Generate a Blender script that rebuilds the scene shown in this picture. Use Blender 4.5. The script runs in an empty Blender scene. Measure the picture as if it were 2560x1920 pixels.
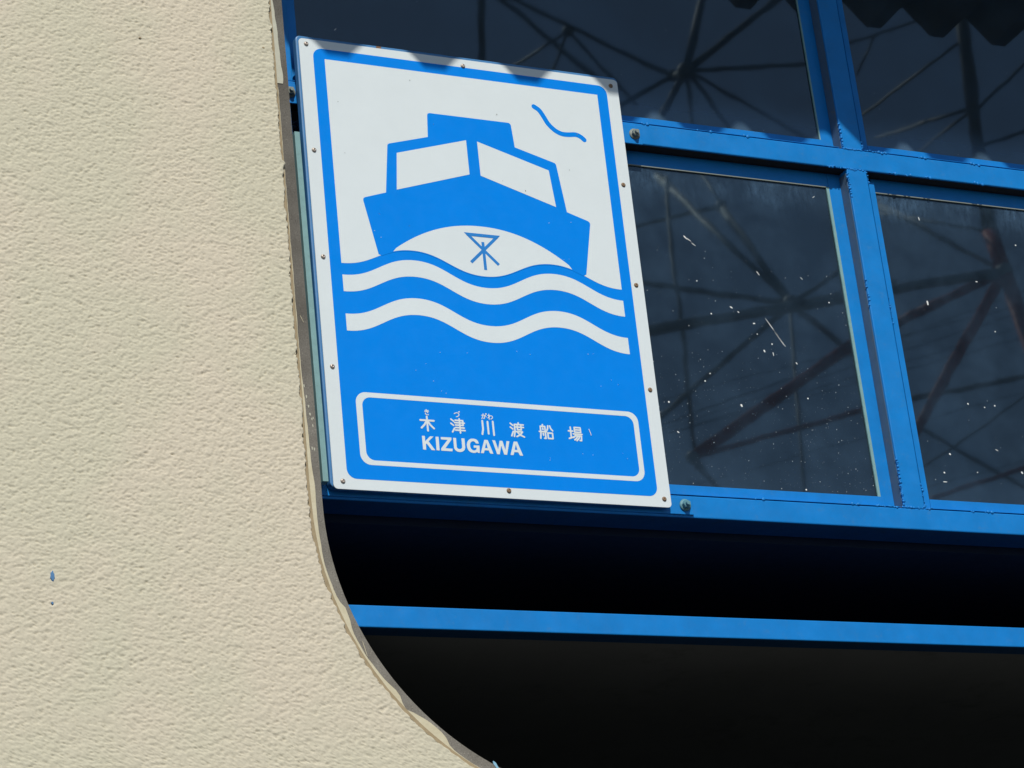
import bpy, bmesh, math, random
import numpy as np
from mathutils import Vector, Matrix
from mathutils.geometry import tessellate_polygon

random.seed(7)
rng = np.random.default_rng(11)
scene = bpy.context.scene
COL = scene.collection
R = math.radians

# ------------------------------------------------------------------ camera
cd = bpy.data.cameras.new("camera")
cam = bpy.data.objects.new("camera", cd)
COL.objects.link(cam)
scene.camera = cam
cd.sensor_width = 36.0
cd.lens = 36.0 * 6513.0 / 2560.0
cd.clip_start = 0.05
cd.clip_end = 3000.0
CAM = Vector((0.0, 0.0, 1.6))          # a standing person's phone
yaw, pitch, roll = 0.464411, 0.386202, -0.112523
fw = Vector((math.sin(yaw) * math.cos(pitch), math.cos(yaw) * math.cos(pitch), math.sin(pitch)))
rt = Vector((math.cos(yaw), -math.sin(yaw), 0.0))
up = rt.cross(fw)
rt2 = rt * math.cos(roll) + up * math.sin(roll)
up2 = -rt * math.sin(roll) + up * math.cos(roll)
m = Matrix((rt2, up2, -fw)).transposed().to_4x4()
m.translation = CAM
cam.matrix_world = m

# ------------------------------------------------------------------ sky and sun
SUN_AZ, SUN_EL = R(15.0), R(45.9)       # light travels towards +X +Y
wd = bpy.data.worlds.new("World")
scene.world = wd
wd.use_nodes = True
nt = wd.node_tree
bg = nt.nodes["Background"]
sky = nt.nodes.new("ShaderNodeTexSky")
sky.sky_type = 'NISHITA'
sky.sun_disc = False
sky.sun_elevation = SUN_EL
sky.sun_rotation = R(195.0)
sky.air_density = 1.0
sky.dust_density = 0.6
sky.ozone_density = 2.0
nt.links.new(sky.outputs[0], bg.inputs[0])
bg.inputs[1].default_value = 0.075
sd = bpy.data.lights.new("sun", 'SUN')
sd.energy = 3.7
sd.angle = R(0.53)
sd.color = (1.0, 0.95, 0.87)
sun = bpy.data.objects.new("sun", sd)
COL.objects.link(sun)
ld = Vector((math.sin(SUN_AZ) * math.cos(SUN_EL), math.cos(SUN_AZ) * math.cos(SUN_EL), -math.sin(SUN_EL)))
sun.rotation_euler = ld.to_track_quat('-Z', 'Y').to_euler()
sun.location = (0, -10, 20)

vs = scene.view_settings
vs.view_transform = 'Standard'
vs.look = 'None'
vs.exposure = 0.0
vs.gamma = 1.0
vs.use_curve_mapping = False
scene.cycles.max_bounces = 8
scene.cycles.transparent_max_bounces = 8

# ------------------------------------------------------------------ materials
def newmat(name):
    mt = bpy.data.materials.new(name)
    mt.use_nodes = True
    t = mt.node_tree
    return mt, t, t.nodes["Principled BSDF"], t.nodes["Material Output"]

def N(t, kind, **kw):
    n = t.nodes.new(kind)
    for k, v in kw.items():
        if k.startswith("i_"):
            n.inputs[k[2:].replace("_", " ")].default_value = v
        else:
            setattr(n, k, v)
    return n

def coord(t, scale=(1, 1, 1), kind="Object"):
    c = N(t, "ShaderNodeTexCoord")
    mp = N(t, "ShaderNodeMapping")
    mp.inputs["Scale"].default_value = scale
    t.links.new(c.outputs[kind], mp.inputs[0])
    return mp.outputs[0]

def noise(t, vec, scale, detail=4, rough=0.55):
    n = N(t, "ShaderNodeTexNoise")
    n.inputs["Scale"].default_value = scale
    n.inputs["Detail"].default_value = detail
    n.inputs["Roughness"].default_value = rough
    t.links.new(vec, n.inputs["Vector"])
    return n.outputs["Fac"]

def ramp(t, fac, stops):
    r = N(t, "ShaderNodeValToRGB")
    e = r.color_ramp.elements
    while len(e) < len(stops):
        e.new(0.5)
    for el, (p, c) in zip(e, stops):
        el.position = p
        el.color = (c, c, c, 1) if isinstance(c, (int, float)) else (*c, 1)
    t.links.new(fac, r.inputs[0])
    return r.outputs[0]

def mixc(t, fac, a, b, mode='MIX'):
    x = N(t, "ShaderNodeMix", data_type='RGBA', blend_type=mode)
    for s, v in ((x.inputs[0], fac), (x.inputs[6], a), (x.inputs[7], b)):
        if isinstance(v, (int, float)):
            s.default_value = v
        elif isinstance(v, tuple):
            s.default_value = (*v, 1)
        else:
            t.links.new(v, s)
    return x.outputs[2]

def bump(t, h, strength, dist, bsdf):
    b = N(t, "ShaderNodeBump")
    b.inputs["Strength"].default_value = strength
    b.inputs["Distance"].default_value = dist
    t.links.new(h, b.inputs["Height"])
    t.links.new(b.outputs[0], bsdf.inputs["Normal"])

def mathn(t, op, a, b=0.0):
    n = N(t, "ShaderNodeMath", operation=op)
    for i, v in enumerate((a, b)):
        if isinstance(v, (int, float)):
            n.inputs[i].default_value = v
        else:
            t.links.new(v, n.inputs[i])
    return n.outputs[0]

M = {}
# rough stucco: cream with faint pinkish and greenish clouds
mt, t, b, o = newmat("stucco")
v = coord(t)
c1 = ramp(t, noise(t, v, 2.3, 3, 0.5), [(0.42, 0.0), (0.58, 1.0)])
base = mixc(t, c1, (0.600, 0.570, 0.440), (0.640, 0.582, 0.460))
fine = ramp(t, noise(t, v, 160, 3, 0.6), [(0.25, 0.90), (0.7, 1.04)])
base = mixc(t, 1.0, base, fine, 'MULTIPLY')
dirt = ramp(t, noise(t, v, 45, 4, 0.7), [(0.70, 0.0), (0.78, 1.0)])
base = mixc(t, mathn(t, 'MULTIPLY', dirt, 0.25), base, (0.42, 0.36, 0.24))
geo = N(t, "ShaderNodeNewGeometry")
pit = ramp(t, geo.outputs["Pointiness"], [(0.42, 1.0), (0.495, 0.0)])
base = mixc(t, mathn(t, 'MULTIPLY', pit, 0.62), base, (0.36, 0.31, 0.21))  # pit shade deepened in the base colour
t.links.new(base, b.inputs["Base Color"])
b.inputs["Roughness"].default_value = 0.92
b.inputs["Specular IOR Level"].default_value = 0.25
bump(t, noise(t, v, 420, 3, 0.6), 0.5, 0.0008, b)
M["stucco"] = mt

mt, t, b, o = newmat("stucco_far")
v = coord(t)
c1 = ramp(t, noise(t, v, 2.3, 3, 0.5), [(0.42, 0.0), (0.58, 1.0)])
base = mixc(t, c1, (0.60, 0.55, 0.41), (0.63, 0.55, 0.42))
t.links.new(base, b.inputs["Base Color"])
b.inputs["Roughness"].default_value = 0.92
bump(t, noise(t, v, 110, 5, 0.7), 0.9, 0.006, b)
M["stucco_far"] = mt

# bare concrete edge
mt, t, b, o = newmat("concrete")
v = coord(t)
base = mixc(t, ramp(t, noise(t, v, 9, 5, 0.6), [(0.35, 0.0), (0.7, 1.0)]), (0.165, 0.153, 0.130), (0.250, 0.236, 0.205))
gg = N(t, "ShaderNodeNewGeometry"); zz = N(t, "ShaderNodeSeparateXYZ")
t.links.new(gg.outputs["Position"], zz.inputs[0])
top_tone = ramp(t, mathn(t, 'ADD', mathn(t, 'MULTIPLY', mathn(t, 'SUBTRACT', zz.outputs[2], 3.4), 0.7), mathn(t, 'MULTIPLY', noise(t, v, 6, 3, 0.6), 0.3)), [(0.15, 1.0), (0.75, 0.62)])  # concrete gets darker towards the top
base = mixc(t, 1.0, base, top_tone, 'MULTIPLY')
sp = ramp(t, noise(t, v, 330, 2, 0.6), [(0.30, 0.62), (0.45, 1.0), (0.62, 1.0), (0.72, 1.7)])
base = mixc(t, 1.0, base, sp, 'MULTIPLY')
t.links.new(base, b.inputs["Base Color"])
b.inputs["Roughness"].default_value = 0.9
bump(t, noise(t, v, 260, 4, 0.7), 0.6, 0.0012, b)
M["concrete"] = mt

# smooth cream sealant
mt, t, b, o = newmat("cream_sealant")
v = coord(t)
base = mixc(t, noise(t, v, 60, 4, 0.6), (0.50, 0.44, 0.29), (0.66, 0.62, 0.46))
t.links.new(base, b.inputs["Base Color"])
b.inputs["Roughness"].default_value = 0.75
bump(t, noise(t, v, 120, 3, 0.6), 0.5, 0.001, b)
M["sealant"] = mt
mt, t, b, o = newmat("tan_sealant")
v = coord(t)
base = mixc(t, noise(t, v, 80, 4, 0.6), (0.26, 0.20, 0.115), (0.42, 0.34, 0.21))  # brown deepened to carry the shade below the plaster edge
t.links.new(base, b.inputs["Base Color"])
b.inputs["Roughness"].default_value = 0.8
bump(t, noise(t, v, 180, 3, 0.6), 0.6, 0.001, b)
M["tan_sealant"] = mt
mt, t, b, o = newmat("grey_smear")
v = coord(t)
base = mixc(t, noise(t, v, 70, 4, 0.6), (0.42, 0.42, 0.34), (0.56, 0.56, 0.46))
t.links.new(base, b.inputs["Base Color"])
b.inputs["Roughness"].default_value = 0.8
M["smear"] = mt

def paint(name, col, rough, dirt_col, dirt_amt, scale=14, spec=0.5, var=1.0):
    mt, t, b, o = newmat(name)
    v = coord(t)
    n1 = noise(t, v, scale, 5, 0.6)
    vv = ramp(t, n1, [(0.3, 1 - 0.10 * var), (0.7, 1 + 0.06 * var)])
    base = mixc(t, 1.0, col, vv, 'MULTIPLY')
    d = ramp(t, noise(t, v, scale * 2.7, 6, 0.75), [(0.56, 0.0), (0.80, 1.0)])
    base = mixc(t, mathn(t, 'MULTIPLY', d, dirt_amt), base, dirt_col)
    t.links.new(base, b.inputs["Base Color"])
    rr = ramp(t, noise(t, v, 30, 4, 0.6), [(0.3, rough - 0.08), (0.7, rough + 0.12)])
    t.links.new(rr, b.inputs["Roughness"])
    b.inputs["Specular IOR Level"].default_value = spec
    bump(t, noise(t, v, 90, 3, 0.6), 0.25, 0.0006, b)
    M[name] = mt
    return mt

paint("blue_steel", (0.005, 0.205, 0.600), 0.42, (0.10, 0.22, 0.34), 0.35, 14, 0.3)
paint("shaded_blue", (0.004, 0.060, 0.170), 0.7, (0.03, 0.04, 0.05), 0.8, 9, 0.2)  # darker copy of the frame blue, underside shade put into the colour
paint("dark_steel", (0.022, 0.022, 0.024), 0.8, (0.07, 0.055, 0.04), 0.8, 9, 0.2)  # near-black tone for the strip under the transom
paint("dusty_steel", (0.085, 0.145, 0.22), 0.55, (0.24, 0.17, 0.11), 0.9)
paint("sign_frame_blue", (0.050, 0.200, 0.440), 0.45, (0.10, 0.16, 0.20), 0.5, 22)
paint("teal_strip", (0.20, 0.37, 0.38), 0.6, (0.10, 0.18, 0.18), 0.6, 40)
paint("white_print", (0.70, 0.775, 0.80), 0.36, (0.64, 0.70, 0.70), 0.10, 10, 0.3, 0.2)
paint("blue_print", (0.0008, 0.235, 0.830), 0.36, (0.004, 0.25, 0.80), 0.4, 10, 0.12, 0.3)
paint("emblem_blue", (0.025, 0.22, 0.62), 0.34, (0.05, 0.25, 0.55), 0.5, 10, 0.3)
paint("screw_metal", (0.46, 0.40, 0.35), 0.38, (0.16, 0.09, 0.05), 0.8, 300)
M["screw_metal"].node_tree.nodes["Principled BSDF"].inputs["Metallic"].default_value = 0.7
paint("screw_rusty", (0.25, 0.165, 0.10), 0.6, (0.09, 0.05, 0.03), 0.8, 300)
paint("bolt_dull", (0.21, 0.25, 0.23), 0.6, (0.26, 0.19, 0.11), 0.9, 160)
paint("bolt_teal", (0.10, 0.27, 0.33), 0.6, (0.22, 0.24, 0.20), 0.8, 160)
paint("roof_metal", (0.30, 0.33, 0.35), 0.6, (0.03, 0.03, 0.03), 0.6)
paint("truss_grey", (0.27, 0.29, 0.29), 0.5, (0.07, 0.05, 0.04), 0.8, 6)
paint("truss_red", (0.46, 0.075, 0.055), 0.6, (0.09, 0.04, 0.03), 0.8, 6)
paint("wire_black", (0.03, 0.03, 0.03), 0.6, (0.03, 0.03, 0.03), 0.0)
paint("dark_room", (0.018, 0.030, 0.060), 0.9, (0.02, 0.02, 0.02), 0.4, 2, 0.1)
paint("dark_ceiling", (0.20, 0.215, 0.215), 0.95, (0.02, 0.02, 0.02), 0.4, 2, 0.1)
paint("ground_concrete", (0.055, 0.054, 0.052), 0.9, (0.16, 0.15, 0.14), 0.5, 1.5, 0.2)
paint("fleck_white", (0.78, 0.80, 0.78), 0.5, (0.6, 0.6, 0.55), 0.3, 80)
paint("speck_grey", (0.50, 0.54, 0.56), 0.5, (0.6, 0.6, 0.55), 0.3, 80)
paint("fleck_blue", (0.07, 0.20, 0.40), 0.6, (0.2, 0.3, 0.4), 0.6, 200)
paint("fleck_pale_blue", (0.25, 0.50, 0.66), 0.6, (0.2, 0.3, 0.4), 0.5, 100)
paint("rust", (0.20, 0.10, 0.05), 0.9, (0.30, 0.22, 0.14), 0.8, 200)

# window glass: dark body, mirror of the sky by Fresnel, dust with a blue haze painted in
def glass(name, ztop, zbot, edge_top, edge_bot, dust_haze):
    mt, t, b, o = newmat(name)
    t.nodes.remove(b)
    v = coord(t)
    tr = N(t, "ShaderNodeBsdfTransparent")
    tr.inputs[0].default_value = (0.16, 0.20, 0.22, 1)
    gl = N(t, "ShaderNodeBsdfGlossy")
    gl.inputs["Color"].default_value = (0.78, 0.95, 1.0, 1)
    gl.inputs["Roughness"].default_value = 0.024
    bp = N(t, "ShaderNodeBump")
    bp.inputs["Strength"].default_value = 1.0
    bp.inputs["Distance"].default_value = 0.00011
    t.links.new(noise(t, v, 5.5, 2, 0.5), bp.inputs["Height"])
    t.links.new(bp.outputs[0], gl.inputs["Normal"])
    fr = N(t, "ShaderNodeFresnel")
    fr.inputs[0].default_value = 1.5
    mx = N(t, "ShaderNodeMixShader")
    t.links.new(mathn(t, 'MULTIPLY', fr.outputs[0], GLASS_REFL), mx.inputs[0])
    t.links.new(tr.outputs[0], mx.inputs[1])
    t.links.new(gl.outputs[0], mx.inputs[2])
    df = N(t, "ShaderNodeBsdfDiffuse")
    df.inputs[0].default_value = (0.27, 0.50, 0.80, 1)  # dust tinted blue, a painted haze that softens the reflections
    g = N(t, "ShaderNodeNewGeometry")
    sx = N(t, "ShaderNodeSeparateXYZ")
    t.links.new(g.outputs["Position"], sx.inputs[0])
    z = sx.outputs[2]
    def falloff(z0, width, sign):
        d = mathn(t, 'MULTIPLY', mathn(t, 'SUBTRACT', z, z0), sign / width)   # 0 at the edge, 1 away from it
        r = N(t, "ShaderNodeMapRange", interpolation_type='SMOOTHSTEP')
        r.inputs[1].default_value = 0.0; r.inputs[2].default_value = 1.0
        r.inputs[3].default_value = 1.0; r.inputs[4].default_value = 0.0
        t.links.new(d, r.inputs[0])
        return r.outputs[0]
    v2 = coord(t, (1, 1, 0.28))
    streak = ramp(t, noise(t, v2, 75, 5, 0.75), [(0.40, 0.12), (0.72, 1.0)])
    smear = ramp(t, noise(t, v, 7, 4, 0.6), [(0.40, 0.55), (0.75, 1.5)])
    patch = ramp(t, noise(t, v, 5.0, 3, 0.6), [(0.40, 0.12), (0.66, 1.0)])
    top = mathn(t, 'MULTIPLY', falloff(ztop, 0.12, -1), mathn(t, 'MULTIPLY', mathn(t, 'MULTIPLY', streak, patch), edge_top))
    bot = mathn(t, 'MULTIPLY', falloff(zbot, 0.13, 1), edge_bot)
    tot = mathn(t, 'ADD', mathn(t, 'ADD', mathn(t, 'MULTIPLY', smear, dust_haze), top), bot)
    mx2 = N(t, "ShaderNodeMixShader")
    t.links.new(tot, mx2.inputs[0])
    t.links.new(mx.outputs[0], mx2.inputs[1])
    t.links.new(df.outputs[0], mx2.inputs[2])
    t.links.new(mx2.outputs[0], o.inputs[0])
    M[name] = mt
GLASS_REFL = 1.85
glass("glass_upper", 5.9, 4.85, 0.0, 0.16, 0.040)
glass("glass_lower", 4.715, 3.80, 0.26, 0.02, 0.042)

# ------------------------------------------------------------------ builders
def link(o, parent=None):
    COL.objects.link(o)
    if parent is not None:
        o.parent = parent
    return o

def mesh_obj(name, verts, faces, mat, parent=None, smooth=False):
    me = bpy.data.meshes.new(name)
    me.from_pydata([tuple(v) for v in verts], [], faces)
    me.materials.append(M[mat])
    if smooth:
        me.polygons.foreach_set("use_smooth", [True] * len(me.polygons))
    me.update()
    return link(bpy.data.objects.new(name, me), parent)

def bm_obj(name, bm, mat, parent=None, smooth=False):
    me = bpy.data.meshes.new(name)
    bmesh.ops.recalc_face_normals(bm, faces=bm.faces[:])
    bm.to_mesh(me)
    bm.free()
    me.materials.append(M[mat])
    if smooth:
        me.polygons.foreach_set("use_smooth", [True] * len(me.polygons))
    return link(bpy.data.objects.new(name, me), parent)

def thing(name, label, cat, loc=(0, 0, 0), group=None):
    o = bpy.data.objects.new(name, None)
    o.location = loc
    o.empty_display_size = 0.2
    o["label"] = label
    o["category"] = cat
    if group:
        o["group"] = group
    return link(o)

def add_box(bm, x0, x1, y0, y1, z0, z1, bev=0.0, off=(0, 0, 0)):
    ox, oy, oz = off
    r = bmesh.ops.create_cube(bm, size=1.0)
    for v in r["verts"]:
        v.co = Vector(((x0 if v.co.x < 0 else x1) - ox, (y0 if v.co.y < 0 else y1) - oy, (z0 if v.co.z < 0 else z1) - oz))
    if bev:
        es = list({e for v in r["verts"] for e in v.link_edges})
        bmesh.ops.bevel(bm, geom=es, offset=bev, segments=2, profile=0.6, affect='EDGES')

def box(name, x0, x1, y0, y1, z0, z1, mat, parent, bev=0.0, off=(0, 0, 0)):
    bm = bmesh.new()
    add_box(bm, x0, x1, y0, y1, z0, z1, bev, off)
    return bm_obj(name, bm, mat, parent)

def tube_between(name, a, b, r, mat, parent, seg=10):
    a, b = Vector(a), Vector(b)
    d = b - a
    q = d.to_track_quat('Z', 'Y').to_matrix()
    vs_, fs = [], []
    for p in (a, b):
        for k in range(seg):
            an = 2 * math.pi * k / seg
            vs_.append(p + q @ Vector((math.cos(an) * r, math.sin(an) * r, 0)))
    for k in range(seg):
        j = (k + 1) % seg
        fs.append((k, j, seg + j, seg + k))
    fs.append(tuple(reversed(range(seg))))
    fs.append(tuple(range(seg, 2 * seg)))
    return mesh_obj(name, vs_, fs, mat, parent, smooth=True)
SF_NODES = {'A': (7.433, -1.226, 9.243), 'A2': (7.486, -1.476, 9.347), 'A1': (8.654, -2.726, 10.993), 'A3': (8.645, -1.826, 10.315), 'P': (9.442, -2.426, 10.238), 'S': (9.241, -2.826, 9.877), 'S1': (10.123, -3.526, 10.068), 'E0': (8.442, -2.426, 9.6), 'A6': (8.161, -2.426, 9.535), 'A7': (7.56, -1.826, 9.232), 'LL': (7.061, -2.026, 9.205), 'UL': (6.694, -2.026, 10.126), 'B': (7.314, -2.426, 10.188), 'B1': (7.234, -3.126, 10.285), 'B2': (7.461, -3.026, 10.167), 'B3': (8.224, -3.226, 10.179), 'C1': (6.907, -2.626, 10.542), 'C2': (7.904, -3.126, 10.264), 'V0': (6.424, -1.826, 10.113), 'V1': (6.348, -1.826, 9.416), 'D': (7.927, -1.226, 7.718), 'E': (8.165, -2.226, 8.885), 'E1': (8.42, -2.826, 9.5), 'E2': (7.881, -3.026, 9.081), 'D2': (7.948, -2.626, 9.284), 'D3': (7.148, -1.826, 8.079), 'ML': (6.707, -1.226, 7.407), 'G': (9.208, -0.826, 7.866), 'D5': (9.067, -2.226, 8.543), 'D6': (9.037, -2.226, 7.866), 'D7': (7.412, -2.126, 7.297), 'H6': (9.124, -1.826, 8.253), 'R0': (8.442, -1.426, 7.578), 'F': (7.219, -1.426, 6.768), 'R2': (8.978, -1.826, 7.416), 'F2': (7.85, -2.226, 6.889), 'G2': (9.238, -0.926, 8.177), 'GP0': (9.36, -0.926, 9.937), 'GP1': (9.32, -0.826, 7.288), 'RR': (8.666, -1.226, 7.66), 'RL': (8.922, -1.626, 7.09), 'K1': (9.346, -2.426, 9.249), 'K2': (8.859, -1.826, 8.894), 'K3': (9.46, -2.626, 9.214), 'Q1': (9.15, -2.026, 7.505), 'Q2': (10.363, -2.026, 7.796), 'QL': (9.264, -2.026, 6.849), 'QR': (10.291, -2.026, 7.181), 'PV0': (7.417, -1.626, 8.718), 'PV1': (7.354, -1.626, 6.788), 'PV2': (8.175, -1.626, 7.891), 'PV3': (8.052, -1.626, 6.497), 'W1': (9.487, -2.526, 7.625), 'W2': (10.499, -2.526, 7.114), 'Y1': (9.607, -2.826, 7.264), 'Y2': (10.997, -2.826, 8.121), 'T1': (9.823, -2.826, 10.079), 'T2': (9.844, -1.526, 9.987), 'T3': (10.124, -3.126, 10.093), 'T4': (9.744, -1.426, 9.403), 'T5': (10.49, -3.126, 10.021), 'T6': (9.683, -1.426, 9.366), 'T7': (10.267, -3.426, 10.801), 'T8': (10.349, -3.226, 11.036), 'T9': (9.933, -3.026, 10.786), 'T10': (10.949, -3.026, 11.245), 'X1': (9.471, -1.226, 8.947), 'X2': (10.841, -2.226, 9.787), 'X3': (9.498, -1.226, 9.182), 'X4': (11.191, -2.426, 10.595)}  # tables below baked from image pixels; truss and wires mirrored in the glass plane
SF_STRUTS = [('A', 'A1', 0.0269, 0), ('A', 'A3', 0.0223, 0), ('A', 'P', 0.0152, 0), ('A', 'S', 0.0142, 0), ('S', 'S1', 0.014, 0), ('A', 'E0', 0.0165, 0), ('A', 'A6', 0.0139, 0), ('A', 'A7', 0.0247, 0), ('A2', 'LL', 0.0164, 0), ('A2', 'UL', 0.0139, 0), ('A', 'A2', 0.0195, 0), ('B', 'B1', 0.0109, 0), ('B', 'B2', 0.0109, 0), ('B', 'B3', 0.0123, 0), ('C1', 'C2', 0.0178, 0), ('V0', 'V1', 0.0228, 0), ('D', 'E', 0.0251, 0), ('E', 'E1', 0.0147, 0), ('E', 'E2', 0.0135, 0), ('D', 'D2', 0.0217, 0), ('D', 'D3', 0.0173, 0), ('ML', 'G', 0.032, 0), ('D', 'D5', 0.0151, 0), ('D', 'D6', 0.0201, 0), ('D', 'D7', 0.0175, 0), ('D', 'H6', 0.0148, 0), ('RR', 'R0', 0.0365, 1), ('R0', 'F', 0.0368, 1), ('R2', 'F', 0.0175, 1), ('F', 'F2', 0.0177, 0), ('G2', 'GP0', 0.0447, 0), ('G', 'GP1', 0.049, 1), ('G', 'G2', 0.0492, 1), ('G', 'RR', 0.0285, 1), ('G', 'RL', 0.0338, 1), ('G2', 'K3', 0.0101, 0), ('G', 'K1', 0.0112, 0), ('G', 'K2', 0.0134, 0), ('Q1', 'Q2', 0.018, 0), ('PV0', 'PV1', 0.0137, 0), ('PV2', 'PV3', 0.0112, 0), ('QL', 'QR', 0.0167, 1), ('W1', 'W2', 0.0147, 0), ('Y1', 'Y2', 0.0082, 0), ('T1', 'T2', 0.0117, 0), ('T3', 'T4', 0.0131, 0), ('T5', 'T6', 0.0118, 0), ('T7', 'T8', 0.0099, 0), ('T9', 'T10', 0.0097, 0), ('X1', 'X2', 0.0138, 0), ('X3', 'X4', 0.0127, 0)]
WIRES = [[[8.205, -4.226, 8.01], [10.932, -4.226, 9.077]], [[6.16, -4.226, 7.197], [13.808, -4.226, 10.239]], [[6.523, -4.226, 7.453], [13.53, -4.226, 9.617]], [[6.424, -4.226, 7.0], [13.76, -4.226, 9.246]], [[8.565, -4.226, 8.347], [14.774, -4.226, 10.285]], [[8.622, -4.226, 8.139], [14.712, -4.226, 10.338]], [[8.687, -4.226, 8.122], [14.592, -4.226, 10.115]], [[9.686, -4.226, 7.522], [13.341, -4.226, 8.539]]]
LETTERS = {'K':[[[237.5,-1056.1],[245.0,-1056.1],[244.9,-1069.7],[258.6,-1056.2],[267.9,-1056.2],[253.7,-1069.4],[269.3,-1091.6],[259.7,-1091.6],[248.2,-1075.2],[245.9,-1078.0],[245.5,-1091.5],[237.3,-1091.4]]],'I':[[[273.1,-1056.2],[281.1,-1056.0],[280.6,-1091.3],[272.5,-1091.1]]],'Z':[[[286.6,-1056.1],[314.8,-1055.7],[314.5,-1061.4],[296.2,-1084.5],[315.4,-1084.6],[314.3,-1091.3],[284.8,-1091.3],[285.4,-1085.2],[304.1,-1062.4],[286.7,-1062.3]]],'U':[[[319.3,-1056.1],[327.0,-1056.0],[326.7,-1079.6],[328.4,-1082.9],[332.4,-1084.4],[337.3,-1083.7],[340.4,-1080.8],[341.2,-1076.6],[341.1,-1055.9],[349.4,-1055.9],[349.1,-1079.5],[346.8,-1085.8],[341.5,-1090.2],[334.4,-1092.0],[326.9,-1091.1],[321.7,-1087.4],[319.4,-1082.8]]],'G':[[[386.3,-1066.9],[384.9,-1060.2],[380.5,-1056.0],[373.6,-1054.6],[365.9,-1055.4],[359.9,-1059.1],[355.9,-1064.8],[353.8,-1071.8],[354.4,-1079.9],[357.2,-1086.5],[363.0,-1090.8],[370.5,-1092.0],[376.1,-1091.0],[379.9,-1088.4],[381.7,-1091.0],[386.6,-1091.0],[387.6,-1071.9],[372.2,-1072.2],[371.9,-1078.1],[379.3,-1078.0],[378.4,-1082.4],[373.9,-1085.4],[369.1,-1085.3],[364.6,-1081.9],[362.6,-1076.6],[362.7,-1069.8],[364.9,-1064.9],[368.7,-1062.0],[372.9,-1061.4],[376.9,-1063.5],[378.7,-1066.8]]],'A':[[[402.1,-1055.7],[411.2,-1055.8],[422.9,-1090.9],[414.1,-1090.6],[411.2,-1083.0],[400.4,-1083.0],[397.0,-1091.0],[389.4,-1090.8]],[[406.3,-1062.9],[409.2,-1077.3],[401.6,-1077.3]]],'W':[[[423.2,-1055.4],[430.9,-1055.5],[436.9,-1078.0],[443.1,-1055.4],[450.6,-1055.6],[456.2,-1078.8],[461.5,-1055.3],[469.3,-1055.4],[459.4,-1091.2],[451.7,-1091.0],[446.0,-1068.1],[439.7,-1091.2],[432.7,-1091.2]]],'A2':[[[481.0,-1055.1],[490.2,-1055.0],[502.7,-1090.9],[494.0,-1090.8],[490.3,-1082.8],[479.8,-1082.8],[476.7,-1090.9],[468.6,-1090.7]],[[485.8,-1062.6],[488.8,-1076.8],[481.4,-1076.8]]]}
FLECKS = [((3.4673, 4.2956), (3.5165, 4.2173), 0.0022), ((3.4860, 4.2659), (3.5128, 4.2211), 0.0032), ((3.4266, 4.2768), (3.4335, 4.2774), 0.004), ((3.4343, 4.2481), (3.4357, 4.2453), 0.003), ((3.4479, 4.2024), (3.4505, 4.1957), 0.0048), ((3.4760, 4.2234), (3.4758, 4.2187), 0.0036), ((3.4749, 4.1976), (3.4756, 4.1871), 0.0024), ((3.3634, 4.3208), (3.3713, 4.3162), 0.0042), ((3.3848, 4.3085), (3.3892, 4.3048), 0.003), ((3.4621, 4.4330), (3.4697, 4.4218), 0.0024), ((3.2531, 4.5179), (3.2620, 4.5080), 0.0042), ((3.2595, 4.5120), (3.2735, 4.5032), 0.0026), ((3.2740, 4.4985), (3.2857, 4.4907), 0.002), ((3.3531, 4.0408), (3.3555, 4.0330), 0.0058), ((3.1373, 4.0332), (3.1416, 4.0307), 0.0055), ((3.2546, 4.1005), (3.2565, 4.0972), 0.0048), ((3.2730, 4.1230), (3.2743, 4.1197), 0.0042), ((3.5592, 4.0725), (3.5625, 4.0698), 0.0044), ((3.2730, 4.3886), (3.2750, 4.3859), 0.004), ((3.5409, 4.1735), (3.5450, 4.1680), 0.0034), ((3.5101, 3.8130), (3.5126, 3.8098), 0.005), ((3.1520, 3.9518), (3.1573, 3.9477), 0.0035), ((3.3023, 4.2967), (3.3048, 4.2928), 0.004), ((3.6751, 4.3613), (3.6771, 4.3578), 0.004), ((3.5976, 4.4277), (3.6041, 4.4211), 0.0016), ((3.6783, 4.6758), (3.6857, 4.6816), 0.0014), ((3.9971, 4.3937), (3.9977, 4.3803), 0.0055), ((4.3330, 4.5974), (4.3369, 4.5958), 0.0045), ((4.0688, 4.0931), (4.0720, 4.0892), 0.0045), ((4.1563, 4.0926), (4.1598, 4.0905), 0.005), ((3.9792, 3.9409), (3.9836, 3.9370), 0.0055), ((3.9507, 3.8856), (3.9546, 3.8824), 0.005), ((4.2050, 3.9013), (4.2089, 3.8951), 0.0055), ((4.2056, 4.3188), (4.2085, 4.3166), 0.004), ((4.1721, 4.4677), (4.1789, 4.4677), 0.003), ((4.0187, 4.6529), (4.0200, 4.6423), 0.0028), ((3.9432, 3.8574), (3.9561, 3.8576), 0.0025), ((4.0592, 3.8918), (4.0613, 3.8896), 0.0035), ((4.1215, 4.0854), (4.1250, 4.0833), 0.0035), ((4.1329, 3.9620), (4.1413, 3.9577), 0.002), ((2.3040, 5.0091), (2.3100, 5.0149), 0.0016)]
# ------------------------------------------------------------------ ground and building shell
g = box("ground", -400, 400, -400, 400, -0.5, 0.0, "ground_concrete", None); g["kind"] = "structure"

YF = 5.342            # front face of the blue steel tubes
YB = YF + 0.026       # flanges above and right of a tube stand less deep
YR = YF + 0.041       # recessed flanges that hold the glass
YG = YF + 0.045             # glass
OX, OZ0, OZR, RAD = 2.115, 3.650, 2.959, 0.691   # opening edge, where its round corner starts and ends

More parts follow.
